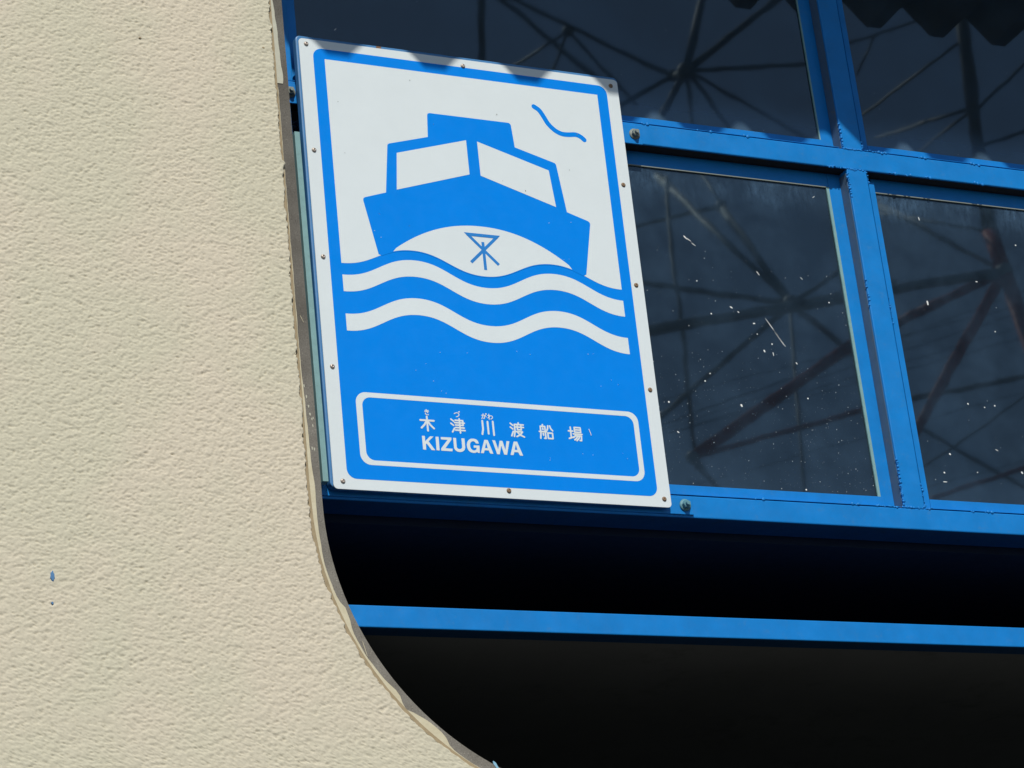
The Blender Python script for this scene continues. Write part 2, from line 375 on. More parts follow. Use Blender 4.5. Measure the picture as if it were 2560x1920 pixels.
def edge_x(z, off=0.0):
    """right-hand limit of the wall at height z (off = distance the layer stays back from the opening)"""
    rr = RAD + off
    cx, cz = OX + RAD, OZ0
    if z >= cz:
        return OX - off
    d = cz - z
    if d >= rr:
        return None
    return cx - math.sqrt(rr * rr - d * d)

def opening_curve(off, n=40, ztop=5.6, xend=8.5):
    pts = [(OX - off, ztop)]
    k = int((ztop - OZ0) / 0.05)
    for i in range(1, k):
        pts.append((OX - off, ztop + (OZ0 - ztop) * i / k))
    for i in range(n + 1):
        a = math.pi / 2 * i / n
        pts.append((OX + RAD - (RAD + off) * math.cos(a), OZ0 - (RAD + off) * math.sin(a)))
    pts.append((xend, OZ0 - RAD - off))
    return pts

wall = thing("stucco_wall", "cream rough stucco wall with a bare concrete edge curving round the window opening", "wall")
# concrete slab with the rounded opening
oc = opening_curve(0.0)
poly = [(-4.0, 0.0), (-4.0, 7.5), (1.70, 7.5), (1.70, 5.6)]
poly2 = [(-4.0, 0.0), (-4.0, 7.5), (OX, 7.5)] + oc + [(8.5, 0.0)]
def slab(name, outline, y0, y1, mat, parent):
    n = len(outline)
    vs_ = [(x, y0, z) for x, z in outline] + [(x, y1, z) for x, z in outline]
    tris = tessellate_polygon([[Vector((x, z, 0)) for x, z in outline]])
    fs = [tuple(t_) for t_ in tris] + [tuple(reversed([i + n for i in t_])) for t_ in tris]
    fs += [(i, (i + 1) % n, (i + 1) % n + n, i + n) for i in range(n)]
    bm = bmesh.new()
    vv = [bm.verts.new(v) for v in vs_]
    for f_ in fs:
        try:
            bm.faces.new([vv[i] for i in f_])
        except ValueError:
            pass
    return bm_obj(name, bm, mat, parent)
slab("concrete_panel", poly2, 5.260, 5.335, "concrete", wall)

# rough plaster coat, its relief modelled
DX = 0.0022
z_rows = np.arange(2.96, 5.12, DX)
K = 590
def smooth_noise(shape, sx, sy, seed):
    r = np.random.default_rng(seed)
    a = r.standard_normal(shape)
    fy = np.fft.fftfreq(shape[0])[:, None]; fx = np.fft.fftfreq(shape[1])[None, :]
    flt = np.exp(-2 * np.pi ** 2 * ((fx * sx) ** 2 + (fy * sy) ** 2))
    a = np.real(np.fft.ifft2(np.fft.fft2(a) * flt))
    return a / a.std()
NZ, NX = 1080, 900
h = 0.95 * smooth_noise((NZ, NX), 1.05, 0.62, 3) + 0.38 * smooth_noise((NZ, NX), 2.3, 1.4, 4) + 0.25 * smooth_noise((NZ, NX), 9, 7, 5)
h = np.where(h > 0.25, 0.25 + (h - 0.25) * 0.45, h)       # worked tops, deeper pits
pits = smooth_noise((NZ, NX), 1.05, 0.7, 9)
h = h - 1.6 * np.clip(pits - 1.35, 0, 1.3)
# strokes lean a little, up to the right
sh = (np.arange(NX) * 0.18).astype(int)
for c_i in range(NX):
    h[:, c_i] = np.roll(h[:, c_i], sh[c_i])
AMP = 0.00066
OFFP = 0.036
rows = []
for z in z_rows:
    rows.append(edge_x(z, OFFP))
ok = [i for i, x in enumerate(rows) if x is not None and x < 2.80]
zr = z_rows[ok]; xe = np.array([rows[i] for i in ok])
nr = len(zr)
kk = np.arange(K + 1)
X = xe[:, None] - kk[None, :] * DX
Zg = np.repeat(zr[:, None], K + 1, 1)
ix = (X - 0.70) / DX; iz = (Zg - 2.9) / DX
i0 = np.clip(np.floor(ix).astype(int), 0, NX - 2); fx_ = ix - i0
j0 = np.clip(np.floor(iz).astype(int), 0, NZ - 2)
H = h[j0, i0] * (1 - fx_) + h[j0, i0 + 1] * fx_
edge_w = np.clip(kk / 9.0, 0, 1)[None, :]
ragged = (smooth_noise((nr, 3), 0.1, 1.3, 12)[:, :1] + 0.8 * smooth_noise((nr, 3), 0.1, 5, 13)[:, :1]) * 0.0016
ragged = ragged - 0.0022
Y = 5.2485 - H * AMP
Y[:, 0] = 5.2500
X[:, 0] += ragged[:, 0]
X[:, 1] += ragged[:, 0] * 0.7
verts = np.stack([X, Y, Zg], -1).reshape(-1, 3)
# returning lip down to the concrete
idx = (np.arange(nr)[:, None] * (K + 1) + kk[None, :])
a_ = idx[:-1, :-1]; b_ = idx[1:, :-1]; c_ = idx[1:, 1:]; d_ = idx[:-1, 1:]
quads = np.stack([a_, b_, c_, d_], -1).reshape(-1, 4)
lip = np.stack([X[:, 0] + 0.0005, np.full(nr, 5.2602), zr], -1)
base_i = len(verts)
verts = np.vstack([verts, lip])
li = np.arange(nr - 1)
lipq = np.stack([base_i + li, base_i + li + 1, idx[1:, 0], idx[:-1, 0]], -1)
quads = np.vstack([quads, lipq])
me = bpy.data.meshes.new("plaster_coat")
me.vertices.add(len(verts)); me.vertices.foreach_set("co", verts.ravel())
me.loops.add(quads.size); me.loops.foreach_set("vertex_index", quads.ravel().astype(np.int32))
me.polygons.add(len(quads)); me.polygons.foreach_set("loop_start", (np.arange(len(quads)) * 4).astype(np.int32))
me.polygons.foreach_set("loop_total", np.full(len(quads), 4, np.int32))
me.update(calc_edges=True); me.validate()
me.polygons.foreach_set("use_smooth", np.ones(len(me.polygons), bool))
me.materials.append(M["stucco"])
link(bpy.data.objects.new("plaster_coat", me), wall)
# the same coat beyond the modelled stretch
box("plaster_field", -4.0, 1.0, 5.2505, 5.2590, 0.0, 7.5, "stucco_far", wall)
box("plaster_field", 1.0, OX - OFFP, 5.2505, 5.2590, 5.11, 7.5, "stucco_far", wall)
box("plaster_field", 1.0, 2.30, 5.2505, 5.2590, 0.0, 2.965, "stucco_far", wall)
box("plaster_field", 2.30, 8.5, 5.2505, 5.2590, 0.0, 2.92, "stucco_far", wall)

# sealant line at the plaster edge, browned and widened as painted shade, then smears on the concrete
def curve_pts(off, n_arc=70):
    pts = []
    z = 5.5
    while z > OZ0:
        pts.append((Vector((OX - off, z)), Vector((1, 0)))); z -= 0.012
    for i in range(n_arc + 1):
        a = math.pi / 2 * i / n_arc
        nrm = Vector((math.cos(a), math.sin(a)))
        c = Vector((OX + RAD, OZ0))
        pts.append((Vector((c.x - (RAD + off) * math.cos(a), c.y - (RAD + off) * math.sin(a))), nrm))
    return pts
def ribbon(name, off0, widths, y_top, y_bot, mat, zlo=2.9, zhi=5.5, jag=0.0, seed=1):
    r = random.Random(seed)
    pts = [(p, n) for p, n in curve_pts(off0) if zlo <= p.y <= zhi]
    bm = bmesh.new()
    prev = None
    j = 0.0
    for p, n in pts:
        j = j * 0.55 + r.uniform(-1, 1) * jag
        w = max(0.0006, widths(p.y) + j)
        q = p + n * w
        ring = [bm.verts.new((p.x, y_bot, p.y)), bm.verts.new((p.x, y_top, p.y)),
                bm.verts.new((q.x, y_top, q.y)), bm.verts.new((q.x + n.x * 0.0006, y_bot, q.y + n.y * 0.0006))]
        if prev:
            for i in range(3):
                bm.faces.new((prev[i], prev[i + 1], ring[i + 1], ring[i]))
        else:
            bm.faces.new(ring)
        prev = ring
    bm.faces.new(prev)
    return bm_obj(name, bm, mat, wall)
def interp(tab):
    def f_(z):
        for (z1, w1), (z0, w0) in zip(tab, tab[1:]):
            if z <= z1 and z >= z0:
                return w0 + (w1 - w0) * (z - z0) / (z1 - z0)
        return tab[0][1] if z > tab[0][0] else tab[-1][1]
    return f_
ribbon("sealant_shade_line", OFFP + 0.0018, interp([(5.5, .0075), (3.75, .0080), (3.6, .0105), (2.9, .0115)]), 5.2572, 5.2601, "tan_sealant", jag=0.0004, seed=3)
ribbon("sealant_smear", OFFP - 0.0055, interp([(5.02, .002), (4.93, .010), (4.80, .016), (4.762, .018), (4.755, .015), (4.745, .006)]), 5.2583, 5.2601, "smear", zlo=4.747, zhi=5.02, jag=0.0009, seed=5)
ribbon("sealant_smear", OFFP - 0.0070, interp([(4.745, .001), (4.1, .0013), (4.0, .002), (3.95, .0040), (3.9, .005), (3.75, .009), (3.70, .013), (3.64, .013), (3.6, .011), (3.5, .007), (3.42, .009), (3.395, .019), (3.37, .016), (3.34, .008), (3.29, .006), (3.225, .011), (3.20, .016), (3.185, .014), (3.172, .004), (3.163, .002), (3.150, .012), (3.125, .021), (3.10, .022), (3.085, .017), (3.075, .006), (3.05, .004), (2.96, .003)]),
       5.2583, 5.2601, "sealant", zlo=2.962, zhi=4.745, jag=0.0006, seed=8)
def streak(name, a, c, w, mat, parent, y, th=0.0012):
    a, c = Vector(a), Vector(c)
    d = (c - a).normalized(); n = Vector((-d.y, d.x)) * w / 2
    p = [a - n * .3, a + (c - a) * .3 - n, c - n * .6, c + n * .6, a + (c - a) * .3 + n, a + n * .3]
    bm = bmesh.new()
    lo = [bm.verts.new((q.x, y, q.y)) for q in p]; hi = [bm.verts.new((q.x, y - th, q.y)) for q in p]
    bm.faces.new(hi)
    for i in range(6):
        bm.faces.new((lo[i], lo[(i + 1) % 6], hi[(i + 1) % 6], hi[i]))
    return bm_obj(name, bm, mat, parent)
streak("paint_drip", (2.479, 3.048), (2.490, 3.030), 0.007, "fleck_pale_blue", wall, 5.2601)
streak("scratch", (2.184, 3.326), (2.193, 3.290), 0.0014, "sealant", wall, 5.2601)
streak("scratch", (2.096, 4.13), (2.104, 4.112), 0.0012, "sealant", wall, 5.2601)
streak("scratch", (2.366, 3.101), (2.371, 3.091), 0.003, "smear", wall, 5.2601)
for (a, c, w) in [((2.0920, 3.952), (2.0925, 3.944), .003), ((2.0960, 3.925), (2.0963, 3.916), .003), ((2.0990, 3.900), (2.0995, 3.893), .0035), ((2.1010, 3.880), (2.1020, 3.873), .004), ((2.1050, 3.868), (2.1056, 3.861), .003), ((2.1060, 3.852), (2.1064, 3.844), .0028), ((2.1085, 3.870), (2.1086, 3.865), .0025), ((2.1000, 3.795), (2.1004, 3.787), .003), ((2.1050, 3.793), (2.1056, 3.785), .003)]:
    streak("paint_fleck", a, c, w, "smear", wall, 5.2601, .0008)
def blob(name, cx, cz, rx, rz, y, mat, parent, seed, th=0.0015, n=14):
    r = random.Random(seed)
    bm = bmesh.new()
    ring = [(cx + math.cos(2 * math.pi * i / n) * rx * r.uniform(.6, 1.2), cz + math.sin(2 * math.pi * i / n) * rz * r.uniform(.6, 1.2)) for i in range(n)]
    lo = [bm.verts.new((x, y, z)) for x, z in ring]; hi = [bm.verts.new((cx + (x - cx) * .8, y - th, cz + (z - cz) * .8)) for x, z in ring]
    bm.faces.new(hi)
    for i in range(n):
        bm.faces.new((lo[i], lo[(i + 1) % n], hi[(i + 1) % n], hi[i]))
    return bm_obj(name, bm, mat, parent)
blob("paint_spot", 1.4686, 3.4496, 0.0065, 0.013, 5.2487, "fleck_blue", wall, 4, 0.0022)
blob("paint_spot", 1.4663, 3.388, 0.0032, 0.004, 5.2487, "fleck_blue", wall, 9, 0.0015)
blob("rust_chip", 1.737, 4.829, 0.0035, 0.003, 5.2487, "tan_sealant", wall, 2, 0.0012)
blob("rust_chip", 2.052, 4.845, 0.004, 0.003, 5.2487, "tan_sealant", wall, 6, 0.0012)

# dark rooms behind
def shell(name, x0, x1, y0, y1, z0, z1, mat):
    """a room open to the front"""
    bm = bmesh.new()
    T_ = 0.05
    add_box(bm, x0, x1, y1, y1 + T_, z0, z1)
    add_box(bm, x0 - T_, x0, y0, y1, z0, z1)
    add_box(bm, x1, x1 + T_, y0, y1, z0, z1)
    add_box(bm, x0 - T_, x1 + T_, y0, y1 + T_, z1, z1 + T_)
    add_box(bm, x0 - T_, x1 + T_, y0, y1 + T_, z0 - T_, z0)
    o_ = bm_obj(name, bm, mat, None)
    o_["kind"] = "structure"
    return o_
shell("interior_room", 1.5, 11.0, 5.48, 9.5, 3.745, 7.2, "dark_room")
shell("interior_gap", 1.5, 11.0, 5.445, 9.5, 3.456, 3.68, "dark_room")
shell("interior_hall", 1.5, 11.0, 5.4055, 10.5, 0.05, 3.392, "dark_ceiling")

# ------------------------------------------------------------------ blue steel window
win = thing("window_frame", "blue painted steel window frame with dark dusty panes and welded bars", "window")
XL, XR = 2.152, 8.5  # frame coordinates scaled about the camera onto the nearer tube plane
ZT0, ZT1 = 4.7555, 4.8166      # transom tube
ZR0, ZR1 = 3.700, 3.758      # bottom rail tube
MX0, MX1 = 3.7747, 3.8388      # mullion tube
PITCH = 1.69
BV = 0.003
box("tube_underside", XL - .03, XR, YF + .006, YF + .0405, ZT0 - .0008, ZT0 + .001, "dark_steel", win)
box("tube_underside", XL - .03, XR, YF + .004, YF + .096, ZR0 - .0008, ZR0 + .001, "shaded_blue", win)
mull_x = [MX0 + PITCH * i for i in range(3)]
# transom and rail run through, mullions butt against them
box("transom", XL - .05, XR, YF, YF + 0.045, ZT0, ZT1, "blue_steel", win, BV)
box("bottom_rail", XL - .05, XR, YF, YF + 0.100, ZR0, ZR1, "blue_steel", win, BV)
box("jamb", XL - .07, XL + .010, YF + .002, YF + 0.050, ZT1 + .001, 5.9, "blue_steel", win, BV)
box("jamb", XL - .07, XL - .002, YF + .002, YF + 0.050, ZR1 + .001, ZT0 - .001, "blue_steel", win, BV)
box("head_rail", XL - .07, XR, YF, YF + 0.045, 5.9, 5.96, "blue_steel", win, BV)
for i, mx in enumerate(mull_x):
    w = MX1 - MX0
    for (za, zb) in ((ZT1 + .0005, 5.9), (ZR1 + .0005, ZT0 - .0005)):
        f_ = box("mullion", mx, mx + w, YF, YF + 0.050, za, zb, "blue_steel", win, BV)
        # left cheek of the tube carries rust coloured dust
        box("mullion_cheek", mx - 0.0012, mx + 0.0003, YF + 0.006, YF + 0.0405, za + .004, zb - .012, "dusty_steel", win)
# beads: angle bars tack-welded beside the tubes (near flush), and deeper ones under and left of them
def angle_h(x0, x1, z0, z1, y, name="glazing_bead"):
    return box(name, x0, x1, y, y + 0.004, z0, z1, "blue_steel", win, 0.0010)
spans = [(XL + .0465, MX0 - .041), (MX1 + .0372, MX0 + PITCH - .041), (MX1 + PITCH + .0372, MX0 + 2 * PITCH - .041)]
for k, (xa, xb) in enumerate(spans):
    for zt in (ZT1, ZR1):
        # folded lip with an open slot under it, then the flange that carries the glass
        x0, x1 = (XL + .01 if k == 0 else xa - .030), xb + .030
        box("folded_lip", x0, x1, YF + .0005, YB - .0002, zt + .0028, zt + .0040, "blue_steel", win)
        angle_h(xa + .0008, xb + .0002, zt + .0045, zt + (.0357 if zt > 4 else .0390), YB, "bottom_flange")
    angle_h(xa + .0008, xb + .0002, ZT0 - .0415, ZT0 - .0003, YR, "top_flange")
    for (za, zb) in ((ZT1 + .0045, 5.9), (ZR1 + .0045, ZT0 - .0003)):
        angle_h(xb + .0010, xb + .0405, za, zb, YR, "side_flange")
for mx in mull_x:
    w = MX1 - MX0
    for (za, zb) in ((ZT1 + .004, 5.9), (ZR1 + .004, ZT0 - .020)):
        box("folded_lip", mx + w + .0016, mx + w + .0026, YF + .001, YB - .0002, za + .004, zb, "blue_steel", win)
        box("side_flange", mx + w + .0030, mx + w + .0372, YB, YB + .004, za, zb, "blue_steel", win, 0.0010)
for (za, zb) in ((ZT1 + .0045, 5.9),):
    box("side_flange", XL + .011, XL + .0465, YR, YR + .004, za, zb, "blue_steel", win, 0.0010)
# pale strips sealing the glass edge, then one set nearer the camera
for k, (xa, xb) in enumerate(spans):
    box("glazing_strip", xb - .0075, xb + .0008, YR - .001, YR + .003, ZR1 + .030, ZT0 - .043, "teal_strip", win)
    box("glazing_strip", xb - .0028, xb + .0008, YR - .001, YR + .003, ZT1 + .030, 5.9, "teal_strip", win)
box("front_strip", 2.1385, 2.1525, 5.304, 5.330, 3.728, 4.652, "teal_strip", win, 0.001)  # strip moved towards the camera along the line of sight, so sunlight reaches it
# tarnished line along the top edge of the lower panes
for k, (xa, xb) in enumerate(spans):
    box("putty_line", xa + .36 if k == 0 else xa, xb - .006, YR - .0008, YR + .003, ZT0 - .0442, ZT0 - .0417, "bolt_dull", win)

# panes
for k in range(3):
    x0 = (XL + .01) if k == 0 else MX1 + PITCH * (k - 1) + .001
    x1 = MX0 + PITCH * k - .0425
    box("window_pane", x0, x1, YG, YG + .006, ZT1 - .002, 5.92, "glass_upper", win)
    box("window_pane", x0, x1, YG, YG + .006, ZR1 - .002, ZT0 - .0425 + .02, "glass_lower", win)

# specks of white paint and dried drips on the panes
def specks(name, regions, y, seed, mat, parent):
    r = random.Random(seed)
    vs_, fs = [], []
    for (x0, x1, z0, z1, n, smin, smax, zbias) in regions:
        for _ in range(n):
            x = r.uniform(x0, x1)
            z = z0 + (z1 - z0) * (r.random() ** zbias)
            s = smin + (smax - smin) * (r.random() ** 6)
            el = r.uniform(1.0, 1.9); tilt = r.gauss(0.25, 0.35)
            k = len(vs_); m_ = 5
            for i in range(m_):
                a = 2 * math.pi * i / m_ + r.uniform(-.3, .3)
                px, pz = math.cos(a) * s * .5, math.sin(a) * s * .5 * el
                px, pz = px * math.cos(tilt) + pz * math.sin(tilt), -px * math.sin(tilt) + pz * math.cos(tilt)
                vs_.append((x + px, y, z + pz))
            vs_.append((x, y - .0005, z))
            for i in range(m_):
                fs.append((k + i, k + (i + 1) % m_, k + m_))
    o_ = mesh_obj(name, vs_, fs, mat, parent)
    o_["kind"] = "stuff"
    return o_
specks("paint_specks", [(3.00, 3.728, 3.81, 4.48, 620, .0006, .0024, 1.25), (3.00, 3.728, 3.81, 4.15, 220, .0007, .0022, 1.0),
                        (3.892, 5.4, 3.81, 4.45, 300, .0004, .0025, 1.5), (2.25, 3.72, 4.87, 5.3, 45, .0006, .0022, 2.0),
                        (3.892, 5.4, 4.87, 5.3, 30, .0006, .002, 2.0)], YG - .0003, 5, "speck_grey", win)
YS = YG - .0003
for (a, c, w) in FLECKS:
    streak("paint_fleck", a, c, w, "fleck_white", win, YS, 0.0006)

# weld beads
def welds(segs, seed):
    r = random.Random(seed)
    bm = bmesh.new()
    for (x0, z0, x1, z1, n, s, y) in segs:
        s *= 1.12
        for i in range(n):
            f_ = (i + r.uniform(-.8, .8)) / max(1, n - 1) if n > 1 else .5
            rr = s * r.uniform(.45, 1.35)
            mtx = Matrix.Translation((x0 + (x1 - x0) * f_ + r.gauss(0, s * .35), y, z0 + (z1 - z0) * f_ + r.gauss(0, s * .35))) @ Matrix.Diagonal((rr, rr * .6, rr * r.uniform(.7, 1.1), 1))
            bmesh.ops.create_icosphere(bm, subdivisions=2, radius=1.0, matrix=mtx)
    o_ = bm_obj("weld_bead", bm, "blue_steel", win, smooth=True)
    return o_
y = YF
for mx in mull_x:
    w = MX1 - MX0
    welds([(mx + .004, ZT1 + .001, mx + w - .004, ZT1 + .001, 16, .0030, y)], int(mx * 10))
    welds([(mx + .003, ZT0 - .001, mx + w - .004, ZT0 - .001, 14, .0026, y)], int(mx * 11))
    welds([(mx + .001, ZT1 + .012, mx + .001, ZT1 + .075, 8, .0030, y)], int(mx * 12))
    welds([(mx + w + .001, ZT1 + .003, mx + w + .001, ZT1 + .035, 5, .0028, y)], int(mx * 12) + 1)
    welds([(mx + .001, ZT0 - .085, mx + .001, ZT0 - .015, 16, .0034, y)], int(mx * 13))
    welds([(mx + w + .001, ZT0 - .045, mx + w + .001, ZT0 - .010, 6, .0024, y)], int(mx * 14))
    welds([(mx + .001, ZR1 + .006, mx + .001, ZR1 + .135, 26, .0034, y)], int(mx * 15))
    welds([(mx + w + .001, ZR1 + .006, mx + w + .001, ZR1 + .07, 9, .0030, y)], int(mx * 16))
    welds([(mx + .001, 4.34, mx + .001, 4.42, 9, .0030, y)], int(mx * 17))
    welds([(mx + w + .001, 4.30, mx + w + .001, 4.36, 7, .0025, y)], int(mx * 18))
    welds([(mx - .085, ZR1 + .002, mx + w + .02, ZR1 + .002, 26, .0032, y)], int(mx * 19))
    welds([(mx - .06, ZT0, mx - .005, ZT0, 12, .0030, y)], int(mx * 20))
    welds([(mx + w + .02, ZT1 + .0015, mx + w + .075, ZT1 + .0015, 8, .0030, y)], int(mx * 21))
# short tack welds bridging the gap lines
for (x, z, n) in [(3.160, ZT1, 4), (3.340, ZT1, 2), (3.468, ZT1, 5), (3.90, ZT1, 5), (4.03, ZT1, 3), (4.215, ZT1, 3), (4.45, ZT1, 3),
                  (3.345, ZR1, 3), (3.63, ZR1, 3), (3.985, ZR1, 2), (4.035, ZR1, 3), (4.30, ZR1, 3), (4.04, ZT0, 3), (4.215, ZT0, 3), (3.93, ZT0, 4), (3.975, ZT0, 3)]:
    welds([(x - .009, z + .0022, x + .009, z + .0022, n, .0040, y)], int(x * 100 + z))

# the beam under the gap
beam = thing("steel_beam", "plain blue steel beam crossing the dark opening below the window frame", "beam", (2.1, YF, 3.387))
box("beam_tube", 0.0, 6.4, 0.0, 0.062, 0.0, 0.0532, "blue_steel", beam, 0.0025)

box("beam_underside", 0.0, 6.4, 0.004, 0.058, -0.0008, 0.001, "shaded_blue", beam)

# ------------------------------------------------------------------ sign
SX = Vector((0.99997586, 0.0069486, 0.0))
SZ = Vector((7.99e-05, -0.01150328, 0.99993383))
SY = SZ.cross(SX)
sign = thing("ferry_sign", "blue and white ferry landing sign with a boat above waves, screwed to a blue frame", "sign")
mm = Matrix((SX, SY, SZ)).transposed().to_4x4()
mm.translation = Vector((2.16695627, 5.29694138, 4.91753943))
sign.matrix_world = mm
MMS = 0.001
def rrect(x0, y0, x1, y1, r, n=8):
    out = []
    for cx, cy, a0 in ((x1 - r, y1 - r, 0), (x0 + r, y1 - r, 90), (x0 + r, y0 + r, 180), (x1 - r, y0 + r, 270)):
        for i in range(n + 1):
            a = R(a0 + 90 * i / n)
            out.append((cx + r * math.cos(a), cy + r * math.sin(a)))
    return out
def rounded(poly, radii, n=6):
    out = []
    L = len(poly)
    for i, p in enumerate(poly):
        r = radii[i]
        p = Vector(p)
        if not r:
            out.append(tuple(p)); continue
        a = (Vector(poly[i - 1]) - p); c = (Vector(poly[(i + 1) % L]) - p)
        a.normalize(); c.normalize()
        ang = a.angle(c)
        d = r / math.tan(ang / 2)
        p0 = p + a * d; p1 = p + c * d
        for k in range(n + 1):
            t_ = k / n
            out.append(tuple((1 - t_) ** 2 * p0 + 2 * t_ * (1 - t_) * p + t_ * t_ * p1))
    return out
def flat(name, loops, level, mat, parent, th=0.00025):
    """print film: mm outlines (first outer, others holes), standing `level` films in front of the panel"""
    y = -0.00025 * level
    vv = [[Vector((x, z, 0)) for x, z in lp] for lp in loops]
    flatv = [p for lp in vv for p in lp]
    tris = tessellate_polygon(vv)
    vs_ = [(p.x * MMS, y, p.y * MMS) for p in flatv]
    fs = []
    for t_ in tris:
        a, b_, c = (flatv[i] for i in t_)
        cr = (b_ - a).cross(c - a).z
        fs.append(tuple(t_) if cr > 0 else tuple(reversed(t_)))
    return mesh_obj(name, vs_, fs, mat, parent)
def prism(name, outline, y0, y1, mat, parent, bev=0.0):
    bm = bmesh.new()
    f0 = bm.faces.new([bm.verts.new((x * MMS, y0, z * MMS)) for x, z in outline])
    r = bmesh.ops.extrude_face_region(bm, geom=[f0])
    bmesh.ops.translate(bm, verts=[e for e in r["geom"] if isinstance(e, bmesh.types.BMVert)], vec=(0, y1 - y0, 0))
    if bev:
        es = [e for e in bm.edges if len(e.link_faces) == 2 and e.calc_face_angle(0) > 1.0]
        bmesh.ops.bevel(bm, geom=es, offset=bev, segments=2, profile=0.6, affect='EDGES')
    return bm_obj(name, bm, mat, parent)
SW, SH = 900, 1203.8
panel = prism("sign_panel", rrect(0, -SH, SW, 0, 11), 0.0, 0.003, "white_print", sign, 0.0004)
prism("backing_frame", rrect(-7, -SH + 4, SW + 3, 9, 13), 0.0034, 0.0255, "sign_frame_blue", sign, 0.0035)
# print
def S(parent_part):
    return parent_part
outer = rrect(36, -1176.5, 864.5, -23.5, 25)
flat("blue_border", [outer], 1, "blue_print", sign)
def wave(mid, amp, x0=66, x1=835, c0=258, rev=False, n=90, lo=None, hi=None):
    xs = np.linspace(lo if lo is not None else x0, hi if hi is not None else x1, n)
    out = []
    for x in xs:
        c = math.cos(2 * math.pi * (x - c0) / 384.0)
        c = c * (1.13 - 0.13 * c * c)
        out.append((float(x), mid + amp * c))
    return out[::-1] if rev else out
U0 = dict(mid=-590.0, amp=26.0)
flat("white_field", [[(66, -52.5), (66, -300)] + wave(**U0) + [(835, -300), (835, -52.5)]], 2, "white_print", sign)
for (mt_, at_, mb_, ab_) in ((-618.7, 28.4, -663.2, 28.3), (-721.9, 28.7, -766.7, 28.7)):
    top = wave(mt_, at_, c0=261); bot = wave(mb_, ab_, rev=True, c0=260)
    flat("wave_stripe", [bot + top], 2, "white_print", sign)
cx = 452.2
def sym(pts):
    return [(cx + s_, v_) for s_, v_ in pts]
hull_l = [(-285.5, -583), (-315.5, -431.9), (-250.8, -410.4), (-235, -272.6), (-121.6, -239.6), (-117, -170)]
hull = sym(hull_l) + sym([(-a, b_) for a, b_ in hull_l[::-1]])
hull_r = rounded(hull, [0, 10, 0, 9, 0, 9, 9, 0, 9, 0, 10, 0])
base_w = wave(-592.5, 26.0, lo=cx + 285.5, hi=cx - 285.5, n=60)
flat("boat_shape", [hull_r + base_w[1:-1]], 3, "blue_print", sign)
w1 = [(240.2, -295.6), (436.8, -236.0), (436.8, -333.2), (231.2, -399.2)]
flat("boat_window", [w1], 4, "white_print", sign)
flat("boat_window", [[(2 * cx - x, z) for x, z in w1][::-1]], 4, "white_print", sign)
arc = []
for i in range(61):
    x = 206.6 + (698.6 - 206.6) * i / 60
    u = (x - 452.6) / 246.0
    arc.append((x, -567.8 + 90.2 * (1 - abs(u) ** 2.12)))
lowc = [p for p in wave(**U0, rev=True, n=60, lo=206.6, hi=698.6)]
flat("bow_crescent", [arc[1:-1] + lowc], 4, "white_print", sign)
def stroke_poly(pts, w, caps=True, n=6):
    """outline of a thick polyline, as separate quads + discs merged by overlap"""
    res = []
    pts = [Vector(p) for p in pts]
    for a, c in zip(pts, pts[1:]):
        d = (c - a)
        if d.length < 1e-6:
            continue
        d.normalize(); nn = Vector((-d.y, d.x)) * w / 2
        res.append([a - nn, c - nn, c + nn, a + nn])
    if caps:
        for p in pts:
            res.append([p + Vector((math.cos(2 * math.pi * i / (2 * n)), math.sin(2 * math.pi * i / (2 * n)))) * w / 2 for i in range(2 * n)])
    return res
def strokes(name, lines, w, level, mat, parent, caps=True):
    """every piece sits a hair (6 microns) in front of the one before, so none share a plane"""
    vs_, fs = [], []
    k = 0
    for ln in lines:
        for poly_ in stroke_poly(ln, w, caps):
            b0 = len(vs_)
            y_ = -0.00025 * level - 0.000006 * (k % 24)
            k += 1
            vs_ += [(p.x * MMS, y_, p.y * MMS) for p in poly_]
            fs.append(tuple(range(b0, b0 + len(poly_))))
    return mesh_obj(name, vs_, fs, mat, parent)
def catmull(pts, n=6):
    P = [Vector(p) for p in pts]
    P = [P[0] * 2 - P[1]] + P + [P[-1] * 2 - P[-2]]
    out = []
    for i in range(1, len(P) - 2):
        for k in range(n):
            t_ = k / n
            out.append(0.5 * ((2 * P[i]) + (P[i + 1] - P[i - 1]) * t_ + (2 * P[i - 1] - 5 * P[i] + 4 * P[i + 1] - P[i + 2]) * t_ ** 2 + (3 * P[i] - P[i - 1] - 3 * P[i + 1] + P[i + 2]) * t_ ** 3))
    out.append(P[-2])
    return out
def ribbon_outline(pts, w, n=8):
    pts = [Vector(p) for p in pts]
    L_, R_ = [], []
    for i, p in enumerate(pts):
        d = (pts[min(i + 1, len(pts) - 1)] - pts[max(i - 1, 0)]).normalized()
        nn = Vector((-d.y, d.x)) * w / 2
        L_.append(p + nn); R_.append(p - nn)
    def cap(p, d):
        a0 = math.atan2(d.y, d.x) + math.pi / 2
        return [p + Vector((math.cos(a0 - math.pi * i / n), math.sin(a0 - math.pi * i / n))) * w / 2 for i in range(1, n)]
    return [tuple(q) for q in L_ + cap(pts[-1], (pts[-1] - pts[-2])) + R_[::-1] + cap(pts[0], (pts[0] - pts[1]))]
bird = catmull([(642.6, -112.4), (656.6, -121.3), (667.7, -138.9), (678.6, -158.5), (695.5, -174.6), (713.4, -182.7), (732.3, -183.4), (755.3, -180.5), (769.9, -185.2), (779.3, -192.8)], 5)
flat("bird_shape", [ribbon_outline(bird, 13.5)], 3, "blue_print", sign)
